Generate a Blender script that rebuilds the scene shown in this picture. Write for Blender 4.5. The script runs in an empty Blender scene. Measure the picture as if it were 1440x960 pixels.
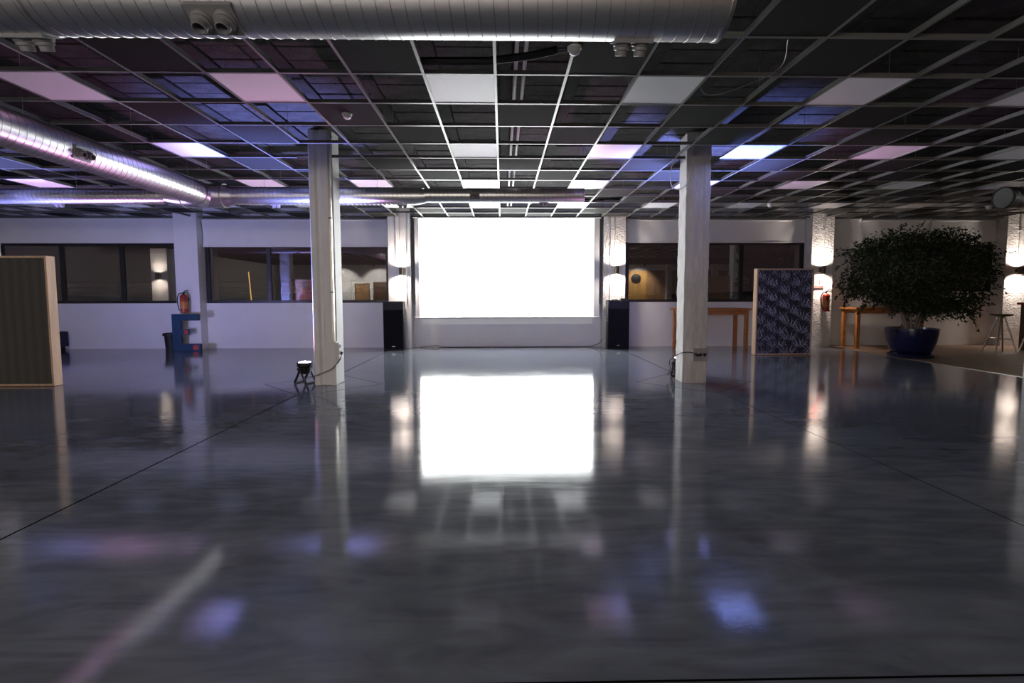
import bpy, bmesh, math, random
from mathutils import Vector, Matrix, noise
random.seed(7)
PI = math.pi
scn = bpy.context.scene
COL = scn.collection

# ---------------------------------------------------------------- camera
cam_d = bpy.data.cameras.new('camera')
cam = bpy.data.objects.new('camera', cam_d)
COL.objects.link(cam)
cam_d.sensor_width = 36.0
cam_d.lens = 36.0 * 658.24 / 1440.0
cam_d.shift_y = -21.0 / 1440.0
cam_d.clip_start = 0.02
cam_d.clip_end = 500
cam.matrix_world = (Matrix.Translation((0, 0, 1.26)) @ Matrix.Rotation(-0.02038, 4, 'Z')
                    @ Matrix.Rotation(PI / 2 - 0.06646, 4, 'X') @ Matrix.Rotation(-0.00244, 4, 'Z'))
scn.camera = cam

# ---------------------------------------------------------------- world: night sky, city glow
world = bpy.data.worlds.new('night_sky')
scn.world = world
world.use_nodes = True
wb = world.node_tree.nodes['Background']
wb.inputs['Color'].default_value = (0.034, 0.022, 0.024, 1)
wb.inputs['Strength'].default_value = 0.5

# ---------------------------------------------------------------- light levels and exposure
SCREEN = 13.0
PAR_BLUE = 2600.0
PAR_PINK = 460.0
PAR_WASH = 260.0
SCONCE = 125.0
FILL_PENDANT = 105.0
BACKSPOT = 650.0
scn.view_settings.view_transform = 'Standard'
scn.view_settings.look = 'None'
scn.view_settings.gamma = 1.0
scn.view_settings.use_curve_mapping = False
scn.view_settings.exposure = 0.0

# ---------------------------------------------------------------- helpers
def put(o, label=None, cat=None, group=None, kind=None):
    if label: o['label'] = label
    if cat: o['category'] = cat
    if group: o['group'] = group
    if kind: o['kind'] = kind
    return o

def empty(name, loc=(0, 0, 0), **kw):
    o = bpy.data.objects.new(name, None)
    o.empty_display_size = 0.1
    o.location = loc
    COL.objects.link(o)
    return put(o, **kw)

def wloc(o):
    v = Vector((0, 0, 0))
    while o is not None:
        v = v + o.location
        o = o.parent
    return v

def basis(d):
    d = Vector(d).normalized()
    a = Vector((0, 0, 1)) if abs(d.z) < 0.95 else Vector((1, 0, 0))
    u = a.cross(d).normalized()
    return d, u, d.cross(u)

class MB:
    def __init__(s):
        s.v = []; s.f = []
    def add(s, vs, fs):
        b = len(s.v)
        s.v += [tuple(p) for p in vs]
        s.f += [tuple(b + i for i in f) for f in fs]
        return s
    def box(s, x0, x1, y0, y1, z0, z1):
        return s.add([(x0, y0, z0), (x1, y0, z0), (x1, y1, z0), (x0, y1, z0), (x0, y0, z1), (x1, y0, z1), (x1, y1, z1), (x0, y1, z1)],
                     [(3, 2, 1, 0), (4, 5, 6, 7), (0, 1, 5, 4), (1, 2, 6, 5), (2, 3, 7, 6), (3, 0, 4, 7)])
    def prism(s, poly, axis, lo, hi):
        n = len(poly)
        def p(a, b, c):
            return {'z': (a, b, c), 'y': (a, c, b), 'x': (c, a, b)}[axis]
        vs = [p(a, b, lo) for a, b in poly] + [p(a, b, hi) for a, b in poly]
        return s.add(vs, [tuple(range(n))[::-1], tuple(range(n, 2 * n))] + [(i, (i + 1) % n, n + (i + 1) % n, n + i) for i in range(n)])
    def lathe(s, o, d, prof, n=24, cap=True):
        d, u, w = basis(d)
        o = Vector(o)
        vs = []
        for r, h in prof:
            for i in range(n):
                a = 2 * PI * i / n
                vs.append(o + d * h + (u * math.cos(a) + w * math.sin(a)) * r)
        fs = []
        for j in range(len(prof) - 1):
            for i in range(n):
                k = (i + 1) % n
                fs.append((j * n + i, j * n + k, (j + 1) * n + k, (j + 1) * n + i))
        if cap:
            fs.append(tuple(range(n))[::-1])
            fs.append(tuple(range((len(prof) - 1) * n, len(prof) * n)))
        return s.add(vs, fs)
    def cyl(s, a, b, r0, r1=None, n=12, cap=True):
        a = Vector(a); b = Vector(b)
        return s.lathe(a, b - a, [(r0, 0), (r0 if r1 is None else r1, (b - a).length)], n, cap)
    def tube(s, pts, r, n=6):
        pts = [Vector(p) for p in pts]
        vs = []; m = len(pts)
        pu = None
        for i, p in enumerate(pts):
            t = (pts[min(i + 1, m - 1)] - pts[max(i - 1, 0)]).normalized()
            if pu is None:
                _, pu, _ = basis(t)
            u = (pu - t * pu.dot(t)).normalized(); pu = u
            w = t.cross(u)
            rr = r[i] if isinstance(r, (list, tuple)) else r
            for k in range(n):
                a = 2 * PI * k / n
                vs.append(p + (u * math.cos(a) + w * math.sin(a)) * rr)
        fs = []
        for i in range(m - 1):
            for k in range(n):
                q = (k + 1) % n
                fs.append((i * n + k, i * n + q, (i + 1) * n + q, (i + 1) * n + k))
        fs.append(tuple(range(n))[::-1]); fs.append(tuple(range((m - 1) * n, m * n)))
        return s.add(vs, fs)
    def build(s, name, mat, parent=None, bevel=0, smooth=False, seg=2, loc=None, **kw):
        off = wloc(parent) if parent is not None else Vector(loc or (0, 0, 0))
        me = bpy.data.meshes.new(name)
        me.from_pydata([(x - off.x, y - off.y, z - off.z) for x, y, z in s.v], [], s.f)
        bm = bmesh.new(); bm.from_mesh(me)
        bmesh.ops.recalc_face_normals(bm, faces=bm.faces)
        if bevel:
            es = [e for e in bm.edges if len(e.link_faces) == 2 and e.calc_face_angle(0) > 0.6]
            bmesh.ops.bevel(bm, geom=es, offset=bevel, segments=seg, profile=0.6, affect='EDGES', clamp_overlap=True)
        bm.to_mesh(me); bm.free()
        if smooth:
            for p in me.polygons: p.use_smooth = True
            me.set_sharp_from_angle(angle=math.radians(40))
        me.materials.append(mat)
        o = bpy.data.objects.new(name, me)
        COL.objects.link(o)
        if parent is not None: o.parent = parent
        elif loc: o.location = loc
        return put(o, **kw)

def dup(root, loc, rotz=None, **kw):
    r = root.copy(); COL.objects.link(r); r.location = loc
    if rotz is not None: r.rotation_euler = (0, 0, rotz)
    for ch in list(root.children):
        c = ch.copy(); COL.objects.link(c); c.parent = r
        for g in list(ch.children):
            q = g.copy(); COL.objects.link(q); q.parent = c
    return put(r, **kw)

# ---------------------------------------------------------------- materials
def nt(name):
    m = bpy.data.materials.new(name); m.use_nodes = True
    t = m.node_tree
    return m, t, t.nodes['Principled BSDF']

def mat(name, c, rough=0.6, metal=0.0, var=0.12, scale=6.0, bump=0.0, bscale=60.0, spec=0.5, coat=0.0, stretch=(1, 1, 1), detail=5, emit=None, estr=0.0, c2=None):
    m, t, b = nt(name)
    N = t.nodes; L = t.links
    tc = N.new('ShaderNodeTexCoord'); mp = N.new('ShaderNodeMapping')
    mp.inputs['Scale'].default_value = stretch
    L.new(tc.outputs['Object'], mp.inputs['Vector'])
    no = N.new('ShaderNodeTexNoise'); no.inputs['Scale'].default_value = scale; no.inputs['Detail'].default_value = detail
    L.new(mp.outputs[0], no.inputs['Vector'])
    mx = N.new('ShaderNodeMix'); mx.data_type = 'RGBA'
    a = [max(0, x * (1 - var)) for x in c[:3]]; d = [min(1, x * (1 + var)) for x in (c2 or c)[:3]]
    mx.inputs[6].default_value = (*a, 1); mx.inputs[7].default_value = (*d, 1)
    rp = N.new('ShaderNodeValToRGB'); rp.color_ramp.elements[0].position = 0.3; rp.color_ramp.elements[1].position = 0.7
    L.new(no.outputs['Fac'], rp.inputs['Fac']); L.new(rp.outputs['Color'], mx.inputs[0])
    L.new(mx.outputs[2], b.inputs['Base Color'])
    b.inputs['Roughness'].default_value = rough; b.inputs['Metallic'].default_value = metal
    b.inputs['Specular IOR Level'].default_value = spec
    b.inputs['Coat Weight'].default_value = coat
    if bump:
        n2 = N.new('ShaderNodeTexNoise'); n2.inputs['Scale'].default_value = bscale; n2.inputs['Detail'].default_value = 4
        L.new(mp.outputs[0], n2.inputs['Vector'])
        bp = N.new('ShaderNodeBump'); bp.inputs['Strength'].default_value = bump; bp.inputs['Distance'].default_value = 0.02
        L.new(n2.outputs['Fac'], bp.inputs['Height']); L.new(bp.outputs['Normal'], b.inputs['Normal'])
    if emit:
        b.inputs['Emission Color'].default_value = (*emit, 1); b.inputs['Emission Strength'].default_value = estr
    return m

def emission(name, c, s):
    m, t, b = nt(name)
    b.inputs['Base Color'].default_value = (0.8, 0.8, 0.8, 1)
    b.inputs['Emission Color'].default_value = (*c, 1); b.inputs['Emission Strength'].default_value = s
    return m

MW = mat('white_wall_paint', (0.80, 0.80, 0.80), 0.75, var=0.03, scale=2, bump=0.06, bscale=90)
MWROUGH = mat('rough_white_render', (0.72, 0.70, 0.69), 0.8, var=0.06, scale=5, bump=0.9, bscale=22)
MCOL = mat('column_white_paint', (0.76, 0.75, 0.73), 0.6, var=0.05, scale=4, bump=0.10, bscale=30)
MCOLR = mat('column_rough_paint', (0.64, 0.62, 0.61), 0.8, var=0.10, scale=7, bump=1.0, bscale=20, stretch=(2.2, 2.2, 0.5))
MBLACKFR = mat('black_window_frame', (0.012, 0.012, 0.014), 0.4)
MTEE = mat('grid_tee_grey_enamel', (0.13, 0.132, 0.13), 0.30, var=0.05, spec=0.8)
MTILE = mat('dark_acoustic_tile', (0.023, 0.023, 0.022), 0.9, spec=0.1, var=0.10, scale=40, bump=0.15, bscale=200)
MSLAB = mat('dark_ceramic_block', (0.036, 0.035, 0.034), 0.9, spec=0.2, var=0.35, scale=7, bump=0.6, bscale=35)
MSLAB2 = mat('dark_concrete_joist', (0.024, 0.024, 0.023), 0.9, spec=0.2, var=0.3, scale=9, bump=0.5, bscale=35)
MDIFF = mat('led_diffuser_acrylic', (0.80, 0.80, 0.81), 0.42, var=0.01)
MWHITEPL = mat('white_plastic', (0.75, 0.75, 0.74), 0.4, var=0.03)
MDARKPL = mat('grey_plastic', (0.16, 0.16, 0.17), 0.45, var=0.05)
MBLACK = mat('black_plastic', (0.012, 0.012, 0.013), 0.5, spec=0.3, var=0.1)
MGRILLE = mat('black_speaker_grille', (0.010, 0.010, 0.011), 0.8, spec=0.1, var=0.3, scale=320, bump=0.4, bscale=380)
MCABLE = mat('black_cable_rubber', (0.012, 0.012, 0.012), 0.5)
MSILVER = mat('silver_badge', (0.6, 0.6, 0.6), 0.3, 1.0)
MSTEEL = mat('stool_steel', (0.55, 0.53, 0.50), 0.32, 1.0, var=0.1)
MBRONZE = mat('sconce_bronze', (0.10, 0.075, 0.055), 0.4, 0.6)
MPINE = mat('pine_frame', (0.62, 0.42, 0.27), 0.55, var=0.14, scale=3, stretch=(6, 6, 0.7), bump=0.05)
MTABLE = mat('orange_stained_wood', (0.42, 0.16, 0.045), 0.45, var=0.28, scale=3, stretch=(1, 8, 8), bump=0.06)
MBLIND = mat('white_blind_fabric', (0.78, 0.78, 0.79), 0.7, var=0.02, scale=3)
MBLUE = mat('blue_letter_paint', (0.0, 0.034, 0.085), 0.5, var=0.1)
MRED = mat('red_extinguisher_paint', (0.32, 0.022, 0.010), 0.3, var=0.05, coat=0.4)
MREDP = mat('red_print', (0.40, 0.035, 0.02), 0.5)
MYELLAB = mat('yellow_label_print', (0.50, 0.18, 0.035), 0.5)
MPOT = mat('cobalt_glazed_ceramic', (0.002, 0.005, 0.045), 0.25, var=0.2, coat=0.6)
MSAUCER = mat('dark_blue_saucer', (0.008, 0.012, 0.05), 0.3)
MSOIL = mat('potting_soil', (0.03, 0.022, 0.016), 0.95, var=0.4, scale=40, bump=1, bscale=60)
MBARK = mat('pale_ficus_bark', (0.20, 0.17, 0.14), 0.8, var=0.2, scale=12, bump=0.5)
MLEAF = mat('ficus_leaf', (0.016, 0.026, 0.012), 0.5, spec=0.3, var=0.45, scale=5, c2=(0.026, 0.038, 0.016))
MRAIL = mat('terrace_rail_metal', (0.10, 0.09, 0.08), 0.5, 0.5)
MTERR = mat('terrace_paving', (0.10, 0.085, 0.075), 0.8, var=0.2)
MHILL = mat('distant_dark_land', (0.10, 0.12, 0.16), 0.9, var=0.3, scale=0.2)
MBACKWOOD = mat('brown_wood_panelling', (0.30, 0.17, 0.075), 0.6, var=0.35, scale=1.4, stretch=(6, 6, 0.4))
MDARKWOOD = mat('dark_brown_wood', (0.10, 0.055, 0.03), 0.6, var=0.3, scale=3)
MFLOORW = mat('brown_wood_floor', (0.23, 0.145, 0.095), 0.5, var=0.25, scale=2.2, stretch=(0.6, 7, 1), bump=0.08, bscale=30)
MJOINT = mat('dark_floor_joint', (0.006, 0.006, 0.007), 0.9, spec=0.0)
MEDGE = mat('aluminium_edge_strip', (0.45, 0.42, 0.38), 0.35, 1.0)
MGLOW = emission('projected_white_light', (0.965, 1.0, 0.985), SCREEN)
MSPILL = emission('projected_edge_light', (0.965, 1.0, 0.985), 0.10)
MLEDP = emission('par_led_lens', (1.0, 0.72, 1.0), 12.0)
MLAMPW = emission('warm_lamp_lens', (1.0, 0.86, 0.70), 25.0)
MYELL = emission('yellow_night_light', (1.0, 0.55, 0.08), 0.9)

# galvanised spiral duct metal
def duct_mat():
    m, t, b = nt('galvanised_duct_steel')
    N = t.nodes; L = t.links
    tc = N.new('ShaderNodeTexCoord')
    no = N.new('ShaderNodeTexNoise'); no.inputs['Scale'].default_value = 9; no.inputs['Detail'].default_value = 6
    L.new(tc.outputs['Object'], no.inputs['Vector'])
    rp = N.new('ShaderNodeValToRGB')
    rp.color_ramp.elements[0].color = (0.60, 0.60, 0.61, 1); rp.color_ramp.elements[1].color = (0.74, 0.73, 0.72, 1)
    L.new(no.outputs['Fac'], rp.inputs['Fac']); L.new(rp.outputs['Color'], b.inputs['Base Color'])
    b.inputs['Metallic'].default_value = 1.0
    b.inputs['Roughness'].default_value = 0.34
    bp = N.new('ShaderNodeBump'); bp.inputs['Strength'].default_value = 0.012; bp.inputs['Distance'].default_value = 0.01
    L.new(no.outputs['Fac'], bp.inputs['Height']); L.new(bp.outputs['Normal'], b.inputs['Normal'])
    return m
MDUCT = duct_mat()
MSEAM = mat('duct_seam_steel', (0.40, 0.39, 0.38), 0.35, 1.0)

# polished concrete
def floor_mat():
    m, t, b = nt('polished_grey_concrete')
    N = t.nodes; L = t.links
    tc = N.new('ShaderNodeTexCoord')
    def noise(scale, detail, stretch=(1, 1, 1), dist=0.0, rot=0.0):
        mp = N.new('ShaderNodeMapping'); mp.inputs['Scale'].default_value = stretch; mp.inputs['Rotation'].default_value = (0, 0, rot)
        L.new(tc.outputs['Object'], mp.inputs['Vector'])
        n = N.new('ShaderNodeTexNoise'); n.inputs['Scale'].default_value = scale; n.inputs['Detail'].default_value = detail
        n.inputs['Distortion'].default_value = dist
        L.new(mp.outputs[0], n.inputs['Vector'])
        return n
    cloud = noise(1.1, 12, (1, 1.6, 1), 1.4)
    streak = noise(2.6, 10, (0.5, 2.4, 1), 2.2, 0.6)
    ad = N.new('ShaderNodeMath'); ad.operation = 'ADD'
    L.new(cloud.outputs['Fac'], ad.inputs[0]); L.new(streak.outputs['Fac'], ad.inputs[1])
    hf = N.new('ShaderNodeMath'); hf.operation = 'MULTIPLY'; hf.inputs[1].default_value = 0.5
    L.new(ad.outputs[0], hf.inputs[0])
    rp = N.new('ShaderNodeValToRGB')
    e = rp.color_ramp.elements
    e[0].position = 0.38; e[0].color = (0.098, 0.107, 0.133, 1)
    e[1].position = 0.64; e[1].color = (0.165, 0.180, 0.215, 1)
    L.new(hf.outputs[0], rp.inputs['Fac']); L.new(rp.outputs['Color'], b.inputs['Base Color'])
    rr = N.new('ShaderNodeMapRange'); rr.inputs['From Min'].default_value = 0.3; rr.inputs['From Max'].default_value = 0.7
    rr.inputs['To Min'].default_value = 0.06; rr.inputs['To Max'].default_value = 0.11
    L.new(streak.outputs['Fac'], rr.inputs['Value']); L.new(rr.outputs[0], b.inputs['Roughness'])
    b.inputs['Specular IOR Level'].default_value = 0.5
    b.inputs['IOR'].default_value = 1.5
    low = noise(1.3, 2)
    hi = noise(70, 3)
    b1 = N.new('ShaderNodeBump'); b1.inputs['Strength'].default_value = 0.04; b1.inputs['Distance'].default_value = 0.03
    L.new(low.outputs['Fac'], b1.inputs['Height'])
    b2 = N.new('ShaderNodeBump'); b2.inputs['Strength'].default_value = 0.06; b2.inputs['Distance'].default_value = 0.0035
    L.new(hi.outputs['Fac'], b2.inputs['Height']); L.new(b1.outputs['Normal'], b2.inputs['Normal'])
    L.new(b2.outputs['Normal'], b.inputs['Normal'])
    return m
MFLOOR = floor_mat()

def glass_mat():
    m, t, b = nt('dark_window_glass')
    b.inputs['Base Color'].default_value = (0.80, 0.78, 0.76, 1)
    b.inputs['Roughness'].default_value = 0.0
    b.inputs['Transmission Weight'].default_value = 1.0
    b.inputs['IOR'].default_value = 1.72
    return m
MGLASS = glass_mat()

# printed cloths of the two boards
def math_node(N, L, op, a, b=None, c=None):
    n = N.new('ShaderNodeMath'); n.operation = op
    for i, v in enumerate((a, b, c)):
        if v is None: continue
        if isinstance(v, (int, float)): n.inputs[i].default_value = v
        else: L.new(v, n.inputs[i])
    return n.outputs[0]

def palm_mat():
    m, t, b = nt('palm_frond_print')
    N = t.nodes; L = t.links
    tc = N.new('ShaderNodeTexCoord'); sp = N.new('ShaderNodeSeparateXYZ')
    nz = N.new('ShaderNodeTexNoise'); nz.inputs['Scale'].default_value = 7
    L.new(tc.outputs['Object'], nz.inputs['Vector'])
    L.new(tc.outputs['Object'], sp.inputs[0])
    def fans(px, pz, ox, oz, lean, freq):
        w = math_node(N, L, 'MULTIPLY', nz.outputs['Fac'], 0.25)
        u = math_node(N, L, 'ADD', math_node(N, L, 'DIVIDE', sp.outputs['X'], px), math_node(N, L, 'ADD', w, ox))
        v0 = math_node(N, L, 'ADD', math_node(N, L, 'DIVIDE', sp.outputs['Z'], pz), oz)
        col = math_node(N, L, 'FLOOR', u)
        v = math_node(N, L, 'ADD', v0, math_node(N, L, 'MULTIPLY', col, 0.5))
        fu = math_node(N, L, 'SUBTRACT', math_node(N, L, 'FRACT', u), 0.5)
        fv = math_node(N, L, 'SUBTRACT', math_node(N, L, 'FRACT', v), 0.12)
        fu2 = math_node(N, L, 'ADD', fu, math_node(N, L, 'MULTIPLY', fv, lean))
        th = math_node(N, L, 'ARCTAN2', fu2, fv)
        r = math_node(N, L, 'SQRT', math_node(N, L, 'ADD', math_node(N, L, 'MULTIPLY', fu2, fu2), math_node(N, L, 'MULTIPLY', fv, fv)))
        curl = math_node(N, L, 'ADD', th, math_node(N, L, 'MULTIPLY', r, lean * 0.9))
        st = math_node(N, L, 'SINE', math_node(N, L, 'MULTIPLY', curl, freq))
        st = math_node(N, L, 'ADD', math_node(N, L, 'MAXIMUM', st, 0.0), 0.04)
        st = math_node(N, L, 'MULTIPLY', st, math_node(N, L, 'MAXIMUM', math_node(N, L, 'COSINE', math_node(N, L, 'MULTIPLY', th, 0.9)), 0.0))
        ramp = N.new('ShaderNodeMapRange'); ramp.inputs['From Min'].default_value = 1.0; ramp.inputs['From Max'].default_value = 0.15
        L.new(r, ramp.inputs['Value'])
        return math_node(N, L, 'MULTIPLY', st, ramp.outputs[0])
    f1 = fans(0.27, 0.32, 0.2, 0.1, 0.8, 11)
    f2 = fans(0.23, 0.27, 0.55, 0.45, -0.8, 9)
    f3 = fans(0.25, 0.29, 0.80, 0.62, 0.3, 13)
    f1 = math_node(N, L, 'ADD', f1, math_node(N, L, 'MULTIPLY', f3, 0.7))
    s = math_node(N, L, 'MULTIPLY', math_node(N, L, 'ADD', f1, math_node(N, L, 'MULTIPLY', f2, 0.8)), 1.35)
    n3 = N.new('ShaderNodeTexNoise'); n3.inputs['Scale'].default_value = 38; L.new(tc.outputs['Object'], n3.inputs['Vector'])
    s = math_node(N, L, 'MULTIPLY', s, math_node(N, L, 'MULTIPLY', n3.outputs['Fac'], 1.7))
    rp = N.new('ShaderNodeValToRGB'); e = rp.color_ramp.elements
    e[0].position = 0.05; e[0].color = (0.014, 0.016, 0.026, 1)
    e[1].position = 0.95; e[1].color = (0.46, 0.46, 0.60, 1)
    k = e.new(0.45); k.color = (0.09, 0.10, 0.14, 1)
    L.new(s, rp.inputs['Fac']); L.new(rp.outputs['Color'], b.inputs['Base Color'])
    b.inputs['Roughness'].default_value = 0.7
    return m
MPALM = palm_mat()

def weave_mat():
    m, t, b = nt('dark_woven_cloth')
    N = t.nodes; L = t.links
    tc = N.new('ShaderNodeTexCoord')
    w1 = N.new('ShaderNodeTexWave'); w1.bands_direction = 'Z'; w1.inputs['Scale'].default_value = 28; w1.inputs['Distortion'].default_value = 2.0; w1.inputs['Detail'].default_value = 3
    w2 = N.new('ShaderNodeTexWave'); w2.bands_direction = 'X'; w2.inputs['Scale'].default_value = 2.4; w2.inputs['Distortion'].default_value = 0.6
    w3 = N.new('ShaderNodeTexWave'); w3.bands_direction = 'X'; w3.inputs['Scale'].default_value = 28; w3.inputs['Distortion'].default_value = 2.0
    for w in (w1, w2, w3): L.new(tc.outputs['Object'], w.inputs['Vector'])
    s = math_node(N, L, 'ADD', math_node(N, L, 'MULTIPLY', w1.outputs['Fac'], 0.35), math_node(N, L, 'ADD', math_node(N, L, 'MULTIPLY', w2.outputs['Fac'], 0.35), math_node(N, L, 'MULTIPLY', w3.outputs['Fac'], 0.3)))
    rp = N.new('ShaderNodeValToRGB'); e = rp.color_ramp.elements
    e[0].position = 0.1; e[0].color = (0.050, 0.048, 0.046, 1)
    e[1].position = 0.9; e[1].color = (0.095, 0.093, 0.088, 1)
    L.new(s, rp.inputs['Fac']); L.new(rp.outputs['Color'], b.inputs['Base Color'])
    b.inputs['Roughness'].default_value = 0.85
    return m
MWEAVE = weave_mat()

# ---------------------------------------------------------------- room shell
YW = 11.42          # inner face of the window wall
ZC = 3.1047         # underside of the ceiling grid
XL, XR, YB = -13.6, 14.2, -5.6
ZS = 3.52           # underside of the slab blocks
XE = 7.90           # edge between concrete and wood floor

fl = MB().box(XL, XE, YB, YW + 0.3, -0.15, 0).build('floor', MFLOOR, kind='structure')
def joint(a, b, w=0.012):
    a = Vector((*a, 0)); b = Vector((*b, 0)); d = (b - a).normalized(); n = Vector((-d.y, d.x, 0)) * w / 2
    m = MB().prism([(a + n)[:2], (b + n)[:2], (b - n)[:2], (a - n)[:2]], 'z', -0.002, 0.0012)
    return m.build('joint', MJOINT, fl)
JX = (-7.78, -2.60, 2.95)
CY = 6.70
joint((-2.60, -5.5), (-2.62, CY - 0.80)); joint((-2.62, CY + 0.80), (-2.62, YW))
joint((2.92, -5.5), (2.80, CY - 0.80), 0.006); joint((2.76, CY + 0.80), (2.76, YW), 0.010)
joint((XL, 1.48), (XE, 1.42), 0.008)
for cx in (-2.58, 2.76):
    P4 = [(cx - 0.82, CY), (cx, CY - 0.80), (cx + 0.86, CY - 0.03), (cx, CY + 0.78)]
    for i in range(4): joint(P4[i], P4[(i + 1) % 4], 0.006)
put(MB().box(XE, XR, YB, YW + 0.3, -0.15, 0.0).build('floor_wood', MFLOORW), kind='structure')
put(MB().box(XE - 0.012, XE + 0.012, YB, YW, 0.0, 0.006).build('trim_1', MEDGE), kind='structure')

# window wall: openings L1, L2 (left of the screen) and R1, R2 (right of it)
SILL = 1.09
OPEN = [(-13.2, -7.66, SILL, 2.52), (-7.12, -2.72, SILL, 2.55), (3.0, 7.42, SILL, 2.55), (8.9, 12.16, 1.33, 2.55)]
wallb = MB()
Y0, Y1 = YW, YW + 0.28
xs = XL
for (a, b, z0, z1) in OPEN:
    wallb.box(xs, a, Y0, Y1, 0, 3.75)
    wallb.box(a, b, Y0, Y1, 0, z0); wallb.box(a, b, Y0, Y1, z1, 3.75)
    xs = b
wallb.box(xs, XR, Y0, Y1, 0, 3.75)
wallb.build('wall_back', MW, kind='structure')
MB().box(XL - 0.25, XL, YB - 0.25, YW + 0.28, 0, 3.75).build('wall_left', MW, kind='structure')
MB().box(XR, XR + 0.25, YB - 0.25, YW + 0.28, 0, 3.75).build('wall_right', MW, kind='structure')
wf = MB().box(XL, XR, YB - 0.25, YB, 0, 3.75).build('wall_front', MW, kind='structure')

def window(n, a, b, z0, z1, mull):
    w = empty('window_%d' % n, ((a + b) / 2, YW, z0), kind='structure')
    y0, y1 = YW + 0.03, YW + 0.09
    t = 0.065
    MB().box(a, b, y0, y1, z0, z0 + t).build('frame', MBLACKFR, w, 0.004)
    MB().box(a, b, y0, y1, z1 - t, z1).build('frame', MBLACKFR, w, 0.004)
    MB().box(a, a + 0.09, y0, y1, z0 + t, z1 - t).build('frame', MBLACKFR, w, 0.004)
    MB().box(b - 0.09, b, y0, y1, z0 + t, z1 - t).build('frame', MBLACKFR, w, 0.004)
    e = [a + 0.09] + list(mull) + [b - 0.09]
    for x in mull:
        MB().box(x - 0.05, x + 0.05, y0 + 0.001, y1 - 0.001, z0 + t, z1 - t).build('mullion', MBLACKFR, w, 0.004)
    for i in range(len(e) - 1):
        p0 = e[i] + (0.05 if i else 0); p1 = e[i + 1] - (0.05 if i < len(e) - 2 else 0)
        MB().box(p0, p1, y0 + 0.024, y0 + 0.034, z0 + t, z1 - t).build('pane', MGLASS, w)
    return w
window(1, *OPEN[0], (-11.9, -10.5, -9.09))
window(2, *OPEN[1], (-5.62, -4.2))
window(3, *OPEN[2], (4.48, 5.87))
window(4, *OPEN[3], (10.55,))

# pilasters
def rough_shaft(prof, z1, amp):
    pts = []
    for i in range(len(prof)):
        a, b = Vector(prof[i]), Vector(prof[(i + 1) % len(prof)])
        n = max(1, int((b - a).length / 0.035))
        pts += [a.lerp(b, k / n) for k in range(n)]
    cx = sum(p.x for p in pts) / len(pts); cy = sum(p.y for p in pts) / len(pts)
    m = MB(); nz = int(z1 / 0.04); N_ = len(pts); vs = []
    for j in range(nz + 1):
        z = z1 * j / nz
        for p in pts:
            d = Vector((p.x - cx, p.y - cy, 0)).normalized()
            q = Vector((p.x, p.y, z))
            a = amp * (noise.noise(q * 9) + 0.7 * noise.noise(q * 24))
            vs.append(q + d * a)
    fs = [(j * N_ + i, j * N_ + (i + 1) % N_, (j + 1) * N_ + (i + 1) % N_, (j + 1) * N_ + i) for j in range(nz) for i in range(N_)]
    m.add(vs, fs + [tuple(range(N_))[::-1], tuple(range(nz * N_, (nz + 1) * N_))])
    return m

def pilaster(x0, x1, y0, n, m, conduits=(), zt=3.5):
    p = empty('trim_%d' % n, ((x0 + x1) / 2, YW, 0), kind='structure')
    if m is MWROUGH: rough_shaft([(x0 + 0.004, y0 + 0.004), (x1 - 0.004, y0 + 0.004), (x1 - 0.004, YW), (x0 + 0.004, YW)], zt, 0.005).build('pilaster', m, p, smooth=True)
    else: MB().box(x0, x1, y0, YW, 0, zt).build('pilaster', m, p, 0.012)
    for (cx, zb, r) in conduits:
        MB().cyl((cx, y0 - r, zb), (cx, y0 - r, 3.45), r, n=8).build('conduit', MCOL, p, smooth=True)
        MB().box(cx - r * 1.6, cx + r * 1.6, y0 - 2 * r - 0.004, y0, 2.78, 2.80).build('conduit_clip', MWHITEPL, p)
    return p
pilaster(-7.66, -7.12, 11.18, 2, MW)
pilaster(-2.69, -2.16, 11.14, 3, MW, ((-2.49, 1.98, 0.012), (-2.40, 2.55, 0.010), (-2.26, 1.15, 0.012)))
pilaster(2.40, 2.93, 11.14, 4, MWROUGH, ((2.68, 2.35, 0.011), (2.57, 1.2, 0.008)))
pilaster(7.40, 7.94, 11.14, 5, MWROUGH, ((7.68, 2.1, 0.013),))
pilaster(12.16, 12.72, 11.14, 6, MWROUGH, ((12.46, 2.1, 0.016),))

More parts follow.
